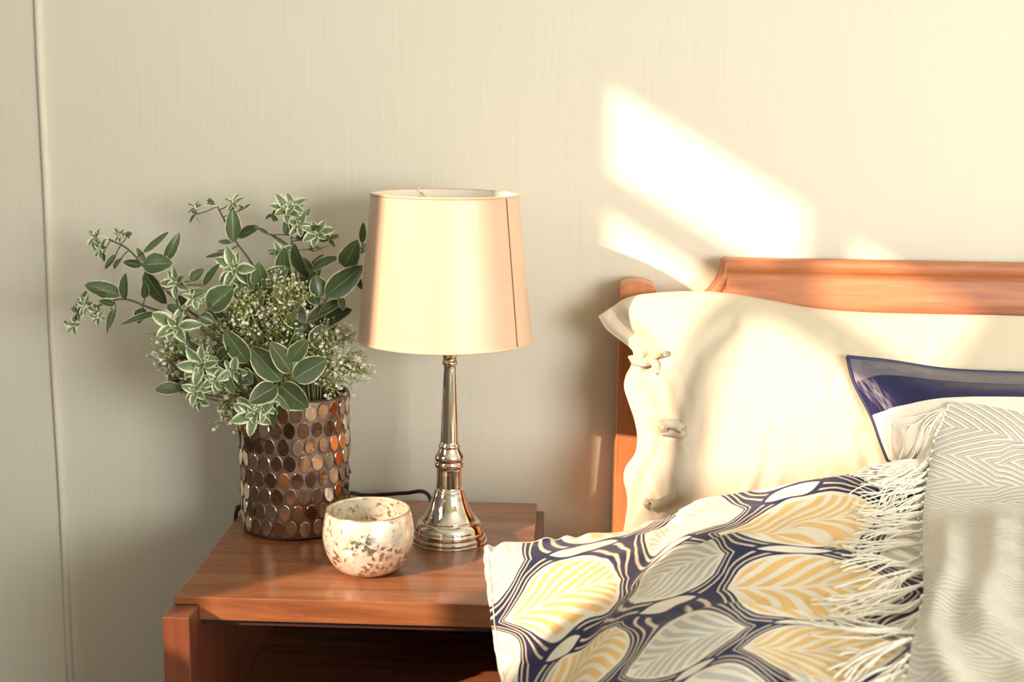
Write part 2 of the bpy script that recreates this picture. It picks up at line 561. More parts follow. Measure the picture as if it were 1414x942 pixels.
vp = [(0.0, TZ + .0005), (vr(0) - .003, TZ + .0005), (vr(0), TZ + .003)] + [(vr(q), TZ + .003 + q * (VH - .005)) for q in np.linspace(0.02, 1, 24)]
vp += [(vr(1) - .001, TZ + VH), (vr(1) - .0035, TZ + VH), (vr(1) - .0045, TZ + VH - .004), (vr(1) - .005, TZ + .02), (0.0, TZ + .02)]
m = MB(); m.lathe(vp, VX, VY, 96); m.build('vase_body', M_GROUT, vase)
for z, r in ((TZ + .004, vr(0) + .0005), (TZ + VH - .0015, vr(1) - .0008)):
    m = MB(); P = np.stack([VX + r * np.cos(tt), VY + r * np.sin(tt), np.full(97, z)], 1); m.tube(P, 0.0014, 6, False)
    m.build('vase_rim', plain('bronze_band', srgb(98, 70, 58), 0.35, metal=0.8), vase)
NM = NT('amber_mirror')
geo = NM.node('ShaderNodeNewGeometry')
rnd = geo.outputs['Random Per Island']
colr = NM.ramp(rnd, [(0.0, srgb(172, 150, 134)), (0.25, srgb(140, 118, 106)), (0.5, srgb(226, 206, 182)), (0.72, srgb(166, 140, 122)), (1.0, srgb(252, 238, 216))])
nn = NM.noise(NM.coord(), 160, 3, 0.6)
M_TILE = NM.set(color=colr, metal=1.0, rough=NM.math('MULTIPLY', nn, 0.28), normal=NM.bump(nn, 0.04, 0.002))
m = MB(); NC = 26; NRW = 8
for r_ in range(NRW):
    zc = TZ + .0175 + r_ * .0238
    for k in range(NC):
        th0 = 2 * pi * (k + 0.5 * (r_ % 2)) / NC + RNG.normal(0, .006)
        zt = zc + RNG.normal(0, .0006)
        R_ = vr((zt - TZ) / VH) + .0012
        ty, tz_ = RNG.normal(0, .07), RNG.normal(0, .06)
        c0 = np.array([VX + R_ * cos(th0), VY + R_ * sin(th0), zt])
        nrm = np.array([cos(th0), sin(th0), 0.0]); tg = np.array([-sin(th0), cos(th0), 0.0]); up = np.array([0, 0, 1.0])
        nn_ = nrm + ty * tg + tz_ * up; nn_ /= np.linalg.norm(nn_)
        tg = tg - (tg @ nn_) * nn_; tg /= np.linalg.norm(tg); up = np.cross(nn_, tg)
        q = np.linspace(0, 2 * pi, 20, endpoint=False)
        ring = lambda s, d: c0 + s * (.0081 * np.cos(q)[:, None] * tg + .0119 * np.sin(q)[:, None] * up) + d * nn_
        V = np.vstack([ring(1.0, -.0022), ring(1.0, .0000), ring(0.93, .0006)])
        Fc = [(i, (i + 1) % 20, 20 + (i + 1) % 20, 20 + i) for i in range(20)] + [(20 + i, 20 + (i + 1) % 20, 40 + (i + 1) % 20, 40 + i) for i in range(20)] + [tuple(range(40, 60))]
        m.add(V, Fc)
m.build('mirror_tiles', M_TILE, vase, smooth=False)

# ------------------------------------------------------------------ crackle glass votive
PX, PY = -0.2435, 1.652
NP = NT('crackled_mercury_glass')
oc = NP.coord()
vo = NP.node('ShaderNodeTexVoronoi', feature='F1'); NP.put(vo.inputs['Vector'], oc); vo.inputs['Scale'].default_value = 190
ve = NP.node('ShaderNodeTexVoronoi', feature='DISTANCE_TO_EDGE'); NP.put(ve.inputs['Vector'], oc); ve.inputs['Scale'].default_value = 190
cell = NP.node('ShaderNodeSeparateColor'); NP.put(cell.inputs[0], vo.outputs['Color'])
big = NP.noise(oc, 28, 4, 0.6, 0.6)
edge = X(NP, ve.outputs['Distance']).step(0.0, 0.10)
silver = (X(NP, big) + X(NP, cell.outputs[0]) * 0.30).step(0.70, 0.80)
colc = NP.ramp(cell.outputs[1], [(0.0, srgb(240, 232, 212)), (0.5, srgb(252, 246, 230)), (1.0, srgb(228, 214, 192))])
col1 = NP.mix(silver, colc, srgb(196, 190, 178))
col2 = NP.mix(edge, srgb(255, 248, 226), col1)
bn = NP.bump(cell.outputs[2], 0.35, 0.002)
M_POT = NP.set(color=col2, metal=NP.math('ADD', NP.math('MULTIPLY', silver, 0.5), 0.42), rough=NP.math('ADD', NP.math('MULTIPLY', cell.outputs[0], 0.16), 0.18), normal=bn, coat=0.5, coat_rough=0.08)
pot = empty('candle_bowl', (PX, PY, TZ), 'small round cream and silver crackle-glass candle bowl in front of the lamp', 'candle holder')
pz = TZ + .0005
po = spline([(.0, pz), (.028, pz), (.034, pz + .001), (.044, pz + .0075), (.0525, pz + .019), (.0580, pz + .034), (.0600, pz + .048), (.0592, pz + .062), (.0570, pz + .074), (.0545, pz + .082)], 60)
pi_ = spline([(.0535, pz + .083), (.0522, pz + .082), (.0545, pz + .074), (.0568, pz + .062), (.0575, pz + .048), (.0555, pz + .034), (.050, pz + .021), (.041, pz + .010), (.030, pz + .0055), (0, pz + .005)], 60)
m = MB(); m.lathe(np.vstack([po, pi_]), PX, PY, 80); m.build('glass_bowl', M_POT, pot)
m = MB(); P = np.stack([PX + .0540 * np.cos(tt), PY + .0540 * np.sin(tt), np.full(97, pz + .0828)], 1); m.tube(P, 0.0011, 6, False)
m.build('bowl_rim', plain('gilt_rim', srgb(214, 186, 140), 0.25, metal=0.7), pot)

# ------------------------------------------------------------------ bouquet
NL = NT('variegated_leaf')
uvc = NL.node('ShaderNodeSeparateXYZ'); NL.put(uvc.inputs[0], NL.coord('UV'))
lu = X(NL, uvc.outputs[0]); lv = X(NL, uvc.outputs[1])
nz = X(NL, NL.noise(NL.coord('UV'), 5, 4, 0.6))
across = (lu - 0.5).abs() * 2.0 + (nz - 0.5) * 0.28
edge_ = across.step(0.84, 0.97)
mid_ = 1.0 - (lu - 0.5).abs().step(0.008, 0.03)
vein = ((lv * 9.0 - (lu - 0.5).abs() * 6.0).fract() - 0.5).abs().step(0.40, 0.5)
lrnd = NL.node('ShaderNodeNewGeometry').outputs['Random Per Island']
g1 = NL.mix(nz, NL.mix(lrnd, srgb(30, 44, 32), srgb(76, 96, 62)), NL.mix(lrnd, srgb(58, 76, 52), srgb(118, 138, 92)))
g1 = NL.mix(vein * 0.22, g1, srgb(128, 146, 104))
g1 = NL.mix(mid_ * 0.6, g1, srgb(168, 180, 126))
M_LEAF = NL.set(color=NL.mix(edge_, g1, srgb(226, 226, 176)), rough=0.36, spec=0.5, sub=0.0)
NB = NT('pale_bract')
uvc = NB.node('ShaderNodeSeparateXYZ'); NB.put(uvc.inputs[0], NB.coord('UV'))
lu = X(NB, uvc.outputs[0])
nz = X(NB, NB.noise(NB.coord('UV'), 5, 4, 0.6))
across = (lu - 0.5).abs() * 2.0 + (nz - 0.5) * 0.4
M_BRACT = NB.set(color=NB.mix(across.step(0.50, 0.80), NB.mix(nz, srgb(72, 104, 66), srgb(140, 160, 112)), srgb(240, 240, 206)), rough=0.5)
M_STEM = plain('olive_stem', srgb(96, 92, 58), 0.6)
M_STEMG = plain('green_stem', srgb(146, 152, 88), 0.6)
M_WHITE = plain('white_petal', srgb(248, 246, 230), 0.6)
M_BUD = plain('green_bud', srgb(196, 200, 136), 0.6)


def leaf(m, base, tip, width, normal, cup=0.25, droop=0.12, n=10, k=6, fat=0.45):
    base, tip, normal = np.array(base, float), np.array(tip, float), np.array(normal, float)
    d = tip - base; L = np.linalg.norm(d); d /= L
    s = np.cross(d, normal); s /= np.linalg.norm(s) + 1e-9; nn = np.cross(s, d)
    P = np.zeros((n, k + 1, 3)); uv = np.zeros((n, k + 1, 2))
    for i in range(n):
        t = i / (n - 1)
        w = width * .60 * (math.sin(pi * t ** 0.88) ** 0.62) * (1 - 0.12 * t)
        if i == 0: w = width * .03
        if i == n - 1: w = width * .01
        c = base + d * L * t + nn * (droop * L * (4 * t * (1 - t)) * 0.5)
        for j in range(k + 1):
            a = j / k * 2 - 1
            P[i, j] = c + s * (w * a) + nn * (cup * w * abs(a) ** 1.5)
            uv[i, j] = (j / k, t)
    m.grid(P, uv=uv)


def rosette(m, c, r, axis, n=9, seed=0):
    rg = np.random.default_rng(seed)
    axis = np.array(axis, float); axis /= np.linalg.norm(axis)
    a = np.cross(axis, (0.3, 0.2, 0.9)); a /= np.linalg.norm(a); b = np.cross(axis, a)
    c = np.array(c, float)
    for i in range(n):
        ring = 0 if i < n * 0.6 else 1
        th_ = 2 * pi * i / (n * 0.6 if ring == 0 else n * 0.4) + rg.normal(0, .2) + ring * .5
        el = (0.25 if ring == 0 else 0.9) + rg.normal(0, .15)
        d = (a * cos(th_) + b * sin(th_)) * cos(el) + axis * sin(el)
        rr = r * (1.0 if ring == 0 else 0.62) * rg.uniform(.8, 1.15)
        leaf(m, c + d * r * .08, c + d * rr, rr * rg.uniform(.36, .5), axis * .9 + d * .1, 0.35, 0.18, 8, 4)


def blob(m, c, r):
    m.lathe([(0.001 * r, c[2] - r), (.7 * r, c[2] - .7 * r), (r, c[2]), (.7 * r, c[2] + .7 * r), (0.001 * r, c[2] + r)], c[0], c[1], 6)


TOWARD = np.array([0.0, -1.0, 0.25])


def leafy_stem(name, label, path, leaves, rosettes, root, small=()):
    """path: (px,py,Y) knots after the mouth; leaves: (bx,by,tx,ty,width px,dY base,dY tip); rosettes: (px,py,r px)"""
    st = empty(name, root, label, 'plant stem', 'leafy variegated stems in the vase')
    pts = [np.array(root), np.array(root) * 0.45 + 0.55 * np.array([VX, VY, TZ + VH + .02]) + np.array([0, 0, 0.0])]
    pts += [at_y(*p) for p in path]
    sp = spline(pts, 60)
    m = MB(); m.tube(sp, np.linspace(.0026, .0012, 60), 7)
    Ym = np.mean([p[2] for p in path])
    Yof = lambda px, py: min(path, key=lambda p: (p[0] - px) ** 2 + (p[1] - py) ** 2)[2]
    lf = MB(); rg = np.random.default_rng(len(leaves) * 7 + len(label))
    for bx, by, tx, ty, w in leaves:
        Yb = Yof(bx, by)
        B = at_y(bx, by, Yb - .002); T = at_y(tx, ty, Yb + rg.uniform(-.035, .012))
        near = sp[np.argmin(np.linalg.norm(sp - B, axis=1))]
        m.tube(spline([near, (near + B) / 2 + np.array([0, 0, .001]), B], 6), .0009, 5)
        nrm = TOWARD + np.array([rg.normal(0, .35), 0, rg.normal(0.1, .3)])
        leaf(lf, B, T, w / 985.0, nrm, rg.uniform(.12, .35), rg.uniform(-.05, .2), 12, 8)
    for px, py, r in small:
        c = at_y(px, py, Yof(px, py)); nn_ = rg.integers(3, 6)
        for i in range(nn_):
            a_ = rg.uniform(0, 2 * pi)
            T = at_y(px + r * cos(a_), py + r * sin(a_), Yof(px, py) + rg.uniform(-.012, .012))
            leaf(lf, c, T, r * .42 / 985, TOWARD + rg.normal(0, .4, 3), .3, .1, 8, 4)
        near = sp[np.argmin(np.linalg.norm(sp - c, axis=1))]
        m.tube(spline([near, (near + c) / 2 + rg.normal(0, .002, 3), c], 6), .0008, 5)
    m.build('stem', M_STEM, st)
    if lf.n:
        lf.build('foliage', M_LEAF, st)
    for i, (px, py, r) in enumerate(rosettes):
        c = at_y(px, py, Yof(px, py) - .004)
        rb = MB(); ax = TOWARD + np.array([(px - 400) / 600 + rg.normal(0, .2), 0, (430 - py) / 500 + rg.normal(0, .2)])
        rosette(rb, c, r / 960.0, ax, 11 if r > 15 else 9, i * 13 + int(px))
        for q in range(4):
            blob(rb, c + rg.normal(0, .0022, 3) + np.array([0, -.002, .001]), .0016)
        near = sp[np.argmin(np.linalg.norm(sp - c, axis=1))]
        if np.linalg.norm(near - c) > .004:
            rb.tube(spline([near, (near + c) / 2 + np.array([0, 0, .003]), c], 7), .0009, 5)
        rb.build('bract_rosette', M_BRACT, st)
    return st


def filler(st, seed, n, x0, x1, y0, y1, Y0, Y1, w):
    rg = np.random.default_rng(seed); lf = MB(); sm = MB()
    for _ in range(n):
        px, py, Y = rg.uniform(x0, x1), rg.uniform(y0, y1), rg.uniform(Y0, Y1)
        B = at_y(px, py, Y); a_ = math.atan2(py - 560, px - 400) + rg.normal(0, .7); L = w * rg.uniform(1.2, 1.9)
        T = at_y(px + L * cos(a_), py + L * sin(a_), Y + rg.uniform(-.03, .02))
        leaf(lf, B, T, w * rg.uniform(.75, 1.05) / 985.0, TOWARD + np.array([rg.normal(0, .5), 0, rg.normal(0, .5)]), .25, .12, 12, 8)
        o0 = np.array([VX + rg.uniform(-.03, .03), VY + rg.uniform(-.03, .03), TZ + VH - .02])
        sm.tube(spline([o0, (o0 * .4 + B * .6) + rg.normal(0, .004, 3), B], 10), .0011, 5)
    lf.build('foliage', M_LEAF, st); sm.build('leaf_stalks', M_STEM, st)


def root(dx, dy):
    return (VX + dx, VY + dy, TZ + .024)


leafy_stem('leafy_stem', 'lowest left leafy stem reaching furthest left of the vase', [(330, 500, 1.80), (262, 440, 1.79), (215, 428, 1.79), (170, 413, 1.785), (128, 425, 1.78)],
           [(168, 408, 117, 393, 21), (172, 414, 174, 377, 14), (200, 412, 199, 388, 11), (197, 426, 191, 447, 17), (218, 432, 166, 449, 9), (160, 425, 150, 455, 7), (150, 410, 130, 402, 9), (158, 420, 136, 416, 10), (155, 428, 148, 462, 7)],
           [(120, 422, 17), (103, 450, 15), (137, 440, 13)], root(-.035, -.01), [(112, 412, 13), (108, 432, 12), (138, 428, 12)])
leafy_stem('leafy_stem', 'upper left leafy stem with two tip rosettes and a broad dark leaf', [(320, 480, 1.83), (250, 420, 1.82), (205, 375, 1.815), (178, 345, 1.81), (150, 330, 1.81)],
           [(198, 366, 238, 364, 29), (198, 349, 233, 320, 9), (228, 360, 248, 321, 15), (196, 366, 170, 362, 12), (200, 376, 230, 420, 25), (200, 362, 189, 342, 9), (160, 352, 145, 372, 9), (168, 356, 158, 372, 12)],
           [(133, 328, 15), (140, 345, 14), (166, 326, 13)], root(-.04, .02), [(143, 350, 12), (173, 322, 10), (128, 335, 11)])
leafy_stem('leafy_stem', 'left leafy stem with large pale rosette low beside the tiny blossoms', [(350, 520, 1.76), (300, 470, 1.74), (265, 440, 1.735), (245, 420, 1.73), (245, 395, 1.74)],
           [(287, 428, 322, 397, 34), (263, 388, 281, 371, 15), (281, 394, 304, 364, 11), (262, 425, 246, 408, 12), (275, 436, 296, 446, 16), (258, 410, 285, 402, 13)],
           [(243, 452, 33), (246, 391, 24), (268, 412, 16)], root(-.025, -.03))
leafy_stem('leafy_stem', 'tall thin stem left of centre with a trumpet leaf and small tip leaves', [(395, 480, 1.86), (372, 410, 1.865), (345, 360, 1.865), (325, 332, 1.86), (300, 285, 1.86)],
           [(322, 334, 321, 288, 21), (329, 326, 359, 314, 17), (319, 335, 301, 334, 9), (318, 345, 299, 347, 4), (312, 350, 284, 355, 7)],
           [(270, 287, 13), (322, 281, 15)], root(.0, .03), [(270, 296, 15), (296, 281, 11), (322, 277, 16), (338, 288, 10)])
c_st = leafy_stem('leafy_stem', 'central stem with large cream-edged rosette above dark oval leaves', [(385, 500, 1.79), (360, 440, 1.78), (340, 400, 1.775), (328, 372, 1.77)],
           [(361, 394, 399, 370, 27), (366, 462, 348, 420, 23), (352, 398, 330, 392, 12), (356, 420, 326, 410, 10), (350, 400, 342, 376, 9), (362, 400, 348, 436, 16)],
           [(325, 371, 29), (336, 395, 15)], root(.01, -.02))
filler(c_st, 4, 30, 320, 440, 395, 525, 1.79, 1.87, 30)
leafy_stem('leafy_stem', 'tallest upright leafy stem at the top centre with clustered bracts', [(412, 480, 1.84), (412, 410, 1.835), (405, 350, 1.83), (400, 300, 1.83)],
           [(425, 383, 407, 336, 26), (430, 373, 468, 356, 17), (402, 350, 380, 346, 11), (408, 330, 432, 320, 10), (400, 340, 372, 322, 5), (395, 360, 375, 345, 9), (400, 365, 385, 390, 14), (415, 320, 443, 312, 9), (395, 325, 393, 305, 9), (372, 325, 350, 313, 6)],
           [(397, 292, 26), (405, 284, 18), (438, 322, 22), (388, 350, 18), (415, 312, 20)], root(.02, .02), [(441, 345, 15), (455, 330, 14), (376, 296, 12), (421, 298, 12), (412, 352, 14)])
leafy_stem('leafy_stem', 'right-hand leafy stem leaning behind the lamp shade with broad leaves', [(420, 500, 1.81), (430, 455, 1.80), (450, 415, 1.80), (478, 375, 1.81), (500, 340, 1.83)],
           [(475, 368, 494, 331, 27), (450, 409, 501, 367, 30), (424, 443, 479, 414, 18), (420, 448, 383, 417, 33), (441, 411, 435, 380, 24), (500, 336, 502, 307, 9), (440, 420, 425, 398, 18), (470, 410, 474, 430, 10), (490, 380, 500, 400, 9)],
           [(503, 345, 12)], root(.035, .0))
leafy_stem('leafy_stem', 'low front stem drooping over the vase rim with big glossy leaves', [(398, 545, 1.745), (396, 530, 1.725), (375, 545, 1.72), (352, 568, 1.715)],
           [(388, 526, 346, 480, 31), (405, 524, 452, 496, 31), (387, 531, 426, 563, 36), (382, 533, 344, 556, 26), (402, 514, 372, 473, 27), (400, 498, 426, 468, 21), (378, 540, 362, 575, 8), (384, 540, 366, 560, 10), (374, 540, 400, 568, 9), (376, 550, 378, 590, 13)],
           [(352, 572, 29), (366, 562, 20)], root(.0, -.04))
leafy_stem('leafy_stem', 'left drooping stem of pale rosettes hanging below the large leaves', [(370, 525, 1.76), (340, 500, 1.73), (310, 500, 1.725), (285, 515, 1.72), (272, 545, 1.72)],
           [(317, 496, 343, 467, 15), (342, 501, 310, 455, 25), (325, 505, 335, 540, 20), (300, 510, 318, 530, 16), (330, 515, 350, 530, 22), (315, 520, 325, 545, 12), (300, 495, 318, 480, 14)],
           [(280, 505, 31), (290, 492, 20), (272, 540, 22), (276, 553, 17), (322, 512, 22), (298, 525, 18)], root(-.03, -.045))
filler(bpy.data.objects['leafy_stem.008'], 14, 16, 245, 335, 440, 545, 1.745, 1.785, 19)


def flower_spray(label, ends, rootp, nfl, spread, seed):
    """ends: (px,py,Y,r px) clumps of tiny flowers"""
    rg = np.random.default_rng(seed)
    st = empty('flower_spray', rootp, label, 'flower stem', 'sprays of tiny white flowers in the vase')
    sm, fl, bd = MB(), MB(), MB()
    for px, py, Y, r in ends:
        c = at_y(px, py, Y)
        o0 = np.array([VX, VY, TZ + VH + .01]) * .6 + np.array([c[0], c[1], TZ + VH + .02]) * .4
        trunk = spline([np.array(rootp), o0, (o0 + c) / 2 + np.array([0, 0, .01]), c - (c - o0) * .12], 16)
        sm.tube(trunk, np.linspace(.0013, .0008, 16), 5)
        R_ = r / 960.0
        for b in range(int(1.7 * nfl * (r / 30.0) ** 1.5)):
            d = rg.normal(0, 1, 3); d /= np.linalg.norm(d); d[1] *= .8
            e = c + d * R_ * rg.uniform(.35, 1.0)
            s0 = trunk[rg.integers(9, 16)]
            sm.tube(spline([s0, (s0 + e) / 2 + rg.normal(0, .003, 3), e], 6), .0005, 4)
            for q in range(rg.integers(3, 6)):
                g = e + rg.normal(0, .0055, 3)
                sm.tube([e, (e + g) / 2 + rg.normal(0, .0005, 3), g], .00035, 3)
                if rg.random() < .34:
                    nrm = rg.normal(0, 1, 3) + np.array([0, -1.2, .8]); nrm /= np.linalg.norm(nrm)
                    a_ = np.cross(nrm, (.2, .9, .3)); a_ /= np.linalg.norm(a_); b_ = np.cross(nrm, a_)
                    s_ = rg.uniform(.0018, .0032)
                    for p in range(5):
                        t_ = 2 * pi * p / 5
                        u_ = a_ * cos(t_) + b_ * sin(t_); w_ = np.cross(nrm, u_)
                        fl.add([g, g + u_ * s_ * .6 + w_ * s_ * .38 + nrm * .0004, g + u_ * s_ * 1.15, g + u_ * s_ * .6 - w_ * s_ * .38 + nrm * .0004], [(0, 1, 2, 3)])
                else:
                    blob(bd, g, rg.uniform(.0009, .0017))
    sm.build('stem', M_STEMG, st); fl.build('blossom', M_WHITE, st, smooth=False); bd.build('flower_buds', M_BUD, st)


flower_spray('tiny white flower spray massed at the left below the largest pale rosette', [(240, 480, 1.755, 34), (262, 515, 1.76, 30), (300, 455, 1.775, 30), (232, 500, 1.765, 20)], root(-.05, .0), 30, 1, 3)
flower_spray('tiny white flower spray in the middle between dark oval leaves', [(395, 402, 1.765, 34), (372, 435, 1.775, 26), (345, 440, 1.765, 30), (330, 425, 1.75, 22)], root(.015, .01), 28, 1, 5)
flower_spray('tiny white flower spray on the right beneath the lamp shade edge', [(452, 470, 1.79, 32), (440, 490, 1.80, 24), (476, 462, 1.80, 16)], root(.045, .01), 24, 1, 8)
flower_spray('tiny white flower spray low on the right over the vase rim', [(470, 512, 1.79, 32), (455, 525, 1.775, 24), (488, 495, 1.80, 18), (500, 510, 1.80, 12)], root(.05, -.02), 24, 1, 12)
flower_spray('tiny white flower spray hanging lowest at the left over the vase rim', [(318, 572, 1.73, 22), (330, 560, 1.735, 24), (310, 540, 1.745, 24)], root(-.045, -.03), 26, 1, 17)
flower_spray('tiny white flower spray filling the middle above the vase mouth', [(370, 490, 1.80, 30), (400, 455, 1.80, 30), (325, 470, 1.79, 34), (290, 480, 1.78, 28)], root(.0, .045), 24, 1, 23)

# ------------------------------------------------------------------ bed
HY0, HY1 = 1.935, 1.975
bed = empty('bed', (0.9, 0.9, 0), 'wooden bed with curved oak headboard at the right of the nightstand', 'bed')
# post: a slab with a rounded top
zt, px0, px1 = 0.9005, 0.0915, 0.1440
m = MB()
prof = [(px0, 0.0), (px0, zt - .005)] + [(px0 + .002 + (px1 - px0 - .004) * q, zt - .001 + .007 * math.sin(pi * q) ** .8) for q in np.linspace(0, 1, 13)] + [(px1, zt - .005), (px1, 0.0)]
k = len(prof)
m.add([(x, HY0 - .012, z) for x, z in prof] + [(x, HY1 + .008, z) for x, z in prof], [tuple(range(k))[::-1], tuple(range(k, 2 * k))] + [(i, (i + 1) % k, k + (i + 1) % k, k + i) for i in range(k)])
m.build('headboard_post', M_OAKZ, bed, smooth=False, bevel=0.0018, seg=2)
# headboard: top profile with a hollow corner, face with moulded steps
hb_top = [(0.1465, 0.868), (0.175, 0.869), (0.200, 0.874), (0.219, 0.886), (0.233, 0.903), (0.2415, 0.922), (0.2450, 0.9385), (0.262, 0.9390)] + [(x, 0.9392) for x in np.linspace(0.3, 1.75, 12)]
xs = np.array(spline(hb_top, 140))
# cross-section from the top edge down: (drop, y)
cs = [(0.0, HY1), (0.0, HY0 + .010), (0.0010, HY0 + .006), (.003, HY0 + .004), (.012, HY0 + .0052), (.0185, HY0 + .0075), (.0195, HY0 + .0095), (.030, HY0 + .0085), (.042, HY0 + .006), (.052, HY0 + .004), (.06, HY0 + .004), (.50, HY0 + .004), (.50, HY1)]
P = np.zeros((len(cs), len(xs), 3))
nrm2 = np.gradient(xs, axis=0); nrm2 = np.stack([nrm2[:, 1], -nrm2[:, 0]], 1); nrm2 /= np.linalg.norm(nrm2, axis=1, keepdims=True)
for i, (d, y) in enumerate(cs):
    dd = min(d, .045)
    P[i, :, 0] = xs[:, 0] + (.006 * min(d, .006) / .006) * np.clip(-nrm2[:, 0] * -1, 0, 1); P[i, :, 2] = xs[:, 1] - d; P[i, :, 1] = y
m = MB(); m.grid(P); m.grid(P[[-1, 0]]); m.build('headboard', M_OAK, bed)
m = MB(); m.box(px0 + .01, px0 + .045, -0.2, HY0 - .012, .18, .36); m.build('side_rail', M_OAK, bed, smooth=False, bevel=.003)
m = MB(); m.box(px0, px1, -0.25, -0.2, 0, .5); m.build('foot_post', M_OAKZ, bed, smooth=False, bevel=.004)
M_TICK = mat_fabric('mattress_ticking', srgb(232, 226, 210))
m = MB(); m.box(0.15, 1.60, -0.18, 1.92, .30, .535)
tag(m.build('mattress', M_TICK, smooth=False, bevel=.035, seg=4), 'cream mattress on the bed, under the patterned duvet', 'mattress')

# ------------------------------------------------------------------ pillow
M_LINEN = mat_fabric('cream_linen', srgb(216, 205, 184), 1500, 0.9, 0.12, 0.1, srgb(209, 197, 175))
pl_left = spline([(826, 437), (835, 452), (847, 463), (862, 474), (874, 486), (872, 503), (864, 520), (862, 536), (868, 556), (876, 580), (880, 604), (877, 626), (864, 645), (861, 662), (865, 680), (866, 700), (860, 738)], 110)
pl_top = spline([(826, 437), (845, 424), (866, 411), (900, 405), (955, 402), (1005, 405), (1060, 414), (1120, 425), (1190, 431), (1290, 434), (1414, 437), (1580, 450)], 200)
pl_right = spline([(1580, 450), (1600, 520), (1605, 600), (1590, 700), (1580, 738)], 110)
pl_bot = spline([(860, 738), (1000, 745), (1200, 745), (1400, 742), (1580, 738)], 200)
Q = coons(pl_top, pl_bot, pl_left, pl_right)
n_, m_ = Q.shape[:2]
U = np.linspace(0, 1, m_)[None, :] * np.ones((n_, 1)); V_ = np.linspace(0, 1, n_)[:, None] * np.ones((1, m_))
Yp = 1.895 - 0.105 * V_
# flange: the first 9 per cent stays flat, the body swells after it
ub = np.clip((U - 0.085) / 0.83, 0, 1)
prof_ = (np.sin(pi * ub) ** 0.55) * (np.sin(pi * np.clip(V_, 0, 1)) ** 0.55)
bul = 0.062 * prof_
bul += 0.006 * np.sin(pi * V_) * np.exp(-((U - .04) / .03) ** 2)
wr = 0.0024 * fbm(Q[:, :, 0] / 170, Q[:, :, 1] / 260, 3, 3, 1.0) + 0.0011 * np.minimum(0, fbm(Q[:, :, 0] / 75, Q[:, :, 1] / 130, 9, 3, 1.0)) * 1.6
d1, s1 = poly_dist(Q[:, :, 0], Q[:, :, 1], [(1010, 452), (985, 468), (962, 492), (948, 530), (935, 580), (925, 640), (915, 700)])
wr -= 0.0038 * np.exp(-(d1 / 10) ** 2); wr += 0.0025 * np.exp(-((d1 - 22) / 14) ** 2)
for pts_, a_ in (([(1066, 600), (1062, 640), (1045, 690)], .004), ([(1200, 640), (1190, 600)], .003), ([(1150, 470), (1158, 500), (1148, 540)], .002), ([(1275, 440), (1285, 470), (1272, 500)], .002), ([(895, 500), (920, 540), (930, 592)], .003), ([(880, 690), (900, 640), (925, 600)], .003), ([(850, 432), (880, 460), (900, 490)], .004)):
    dd_, ss_ = poly_dist(Q[:, :, 0], Q[:, :, 1], pts_); wr -= a_ * np.exp(-(dd_ / 9) ** 2); wr += .6 * a_ * np.exp(-((dd_ - 16) / 9) ** 2)
edgefade = np.minimum(np.minimum(U, 1 - U) * 40, np.minimum(V_, 1 - V_) * 30).clip(0, 1)
Yf = Yp - (bul + wr * edgefade)
Pf = np.zeros((n_, m_, 3))
for i in range(n_):
    for j in range(m_):
        Pf[i, j] = at_y(Q[i, j, 0], Q[i, j, 1], Yf[i, j])
Pb = Pf.copy()
Pb[:, :, 1] = np.minimum(np.minimum(Yp + 0.62 * bul + .004 * edgefade, 1.932), 1.99)
m = MB(); m.grid(Pf); m.grid(Pb[:, ::-1])
# close the rim
rim = lambda G: np.concatenate([G[0, :], G[1:, -1], G[-1, -2::-1], G[-2:0:-1, 0]])
ra, rb_ = rim(Pf), rim(Pb)
R2 = np.stack([ra, rb_], 0); m.grid(R2, True)
pillow = m.build('linen_pillow', M_LINEN)
tag(pillow, 'large cream linen pillow with tie closures leaning on the oak headboard', 'pillow')
PF = Pf


def pil_at(px, py, off=0.0):
    k = np.argmin((Q[:, :, 0] - px) ** 2 + (Q[:, :, 1] - py) ** 2); i, j = divmod(k, m_)
    return at_y(px, py, Yf[i, j] - off)


def ribbon(m, pts, width, thick=.0012, twist=0.0, up=None):
    """flat cloth strip along pts ((px,py,offset) on the pillow)"""
    C = spline([pil_at(*p) for p in pts], 22); n = len(C)
    t = np.gradient(C, axis=0); t /= np.linalg.norm(t, axis=1, keepdims=True)
    ring = []
    for i in range(n):
        f = np.array([0.0, -1.0, 0.35]); s = np.cross(t[i], f); s /= np.linalg.norm(s); nn_ = np.cross(s, t[i])
        a_ = twist * (i / n - .5); s2 = s * cos(a_) + nn_ * sin(a_); n2 = np.cross(s2, t[i])
        w = width / 2
        ring.append([C[i] - s2 * w - n2 * thick, C[i] + s2 * w - n2 * thick, C[i] + s2 * w + n2 * thick, C[i] - s2 * w + n2 * thick])
    b = m.n; m.grid(np.array(ring), True)
    m.f.append((b, b + 1, b + 2, b + 3)); e = b + (n - 1) * 4; m.f.append((e + 3, e + 2, e + 1, e))


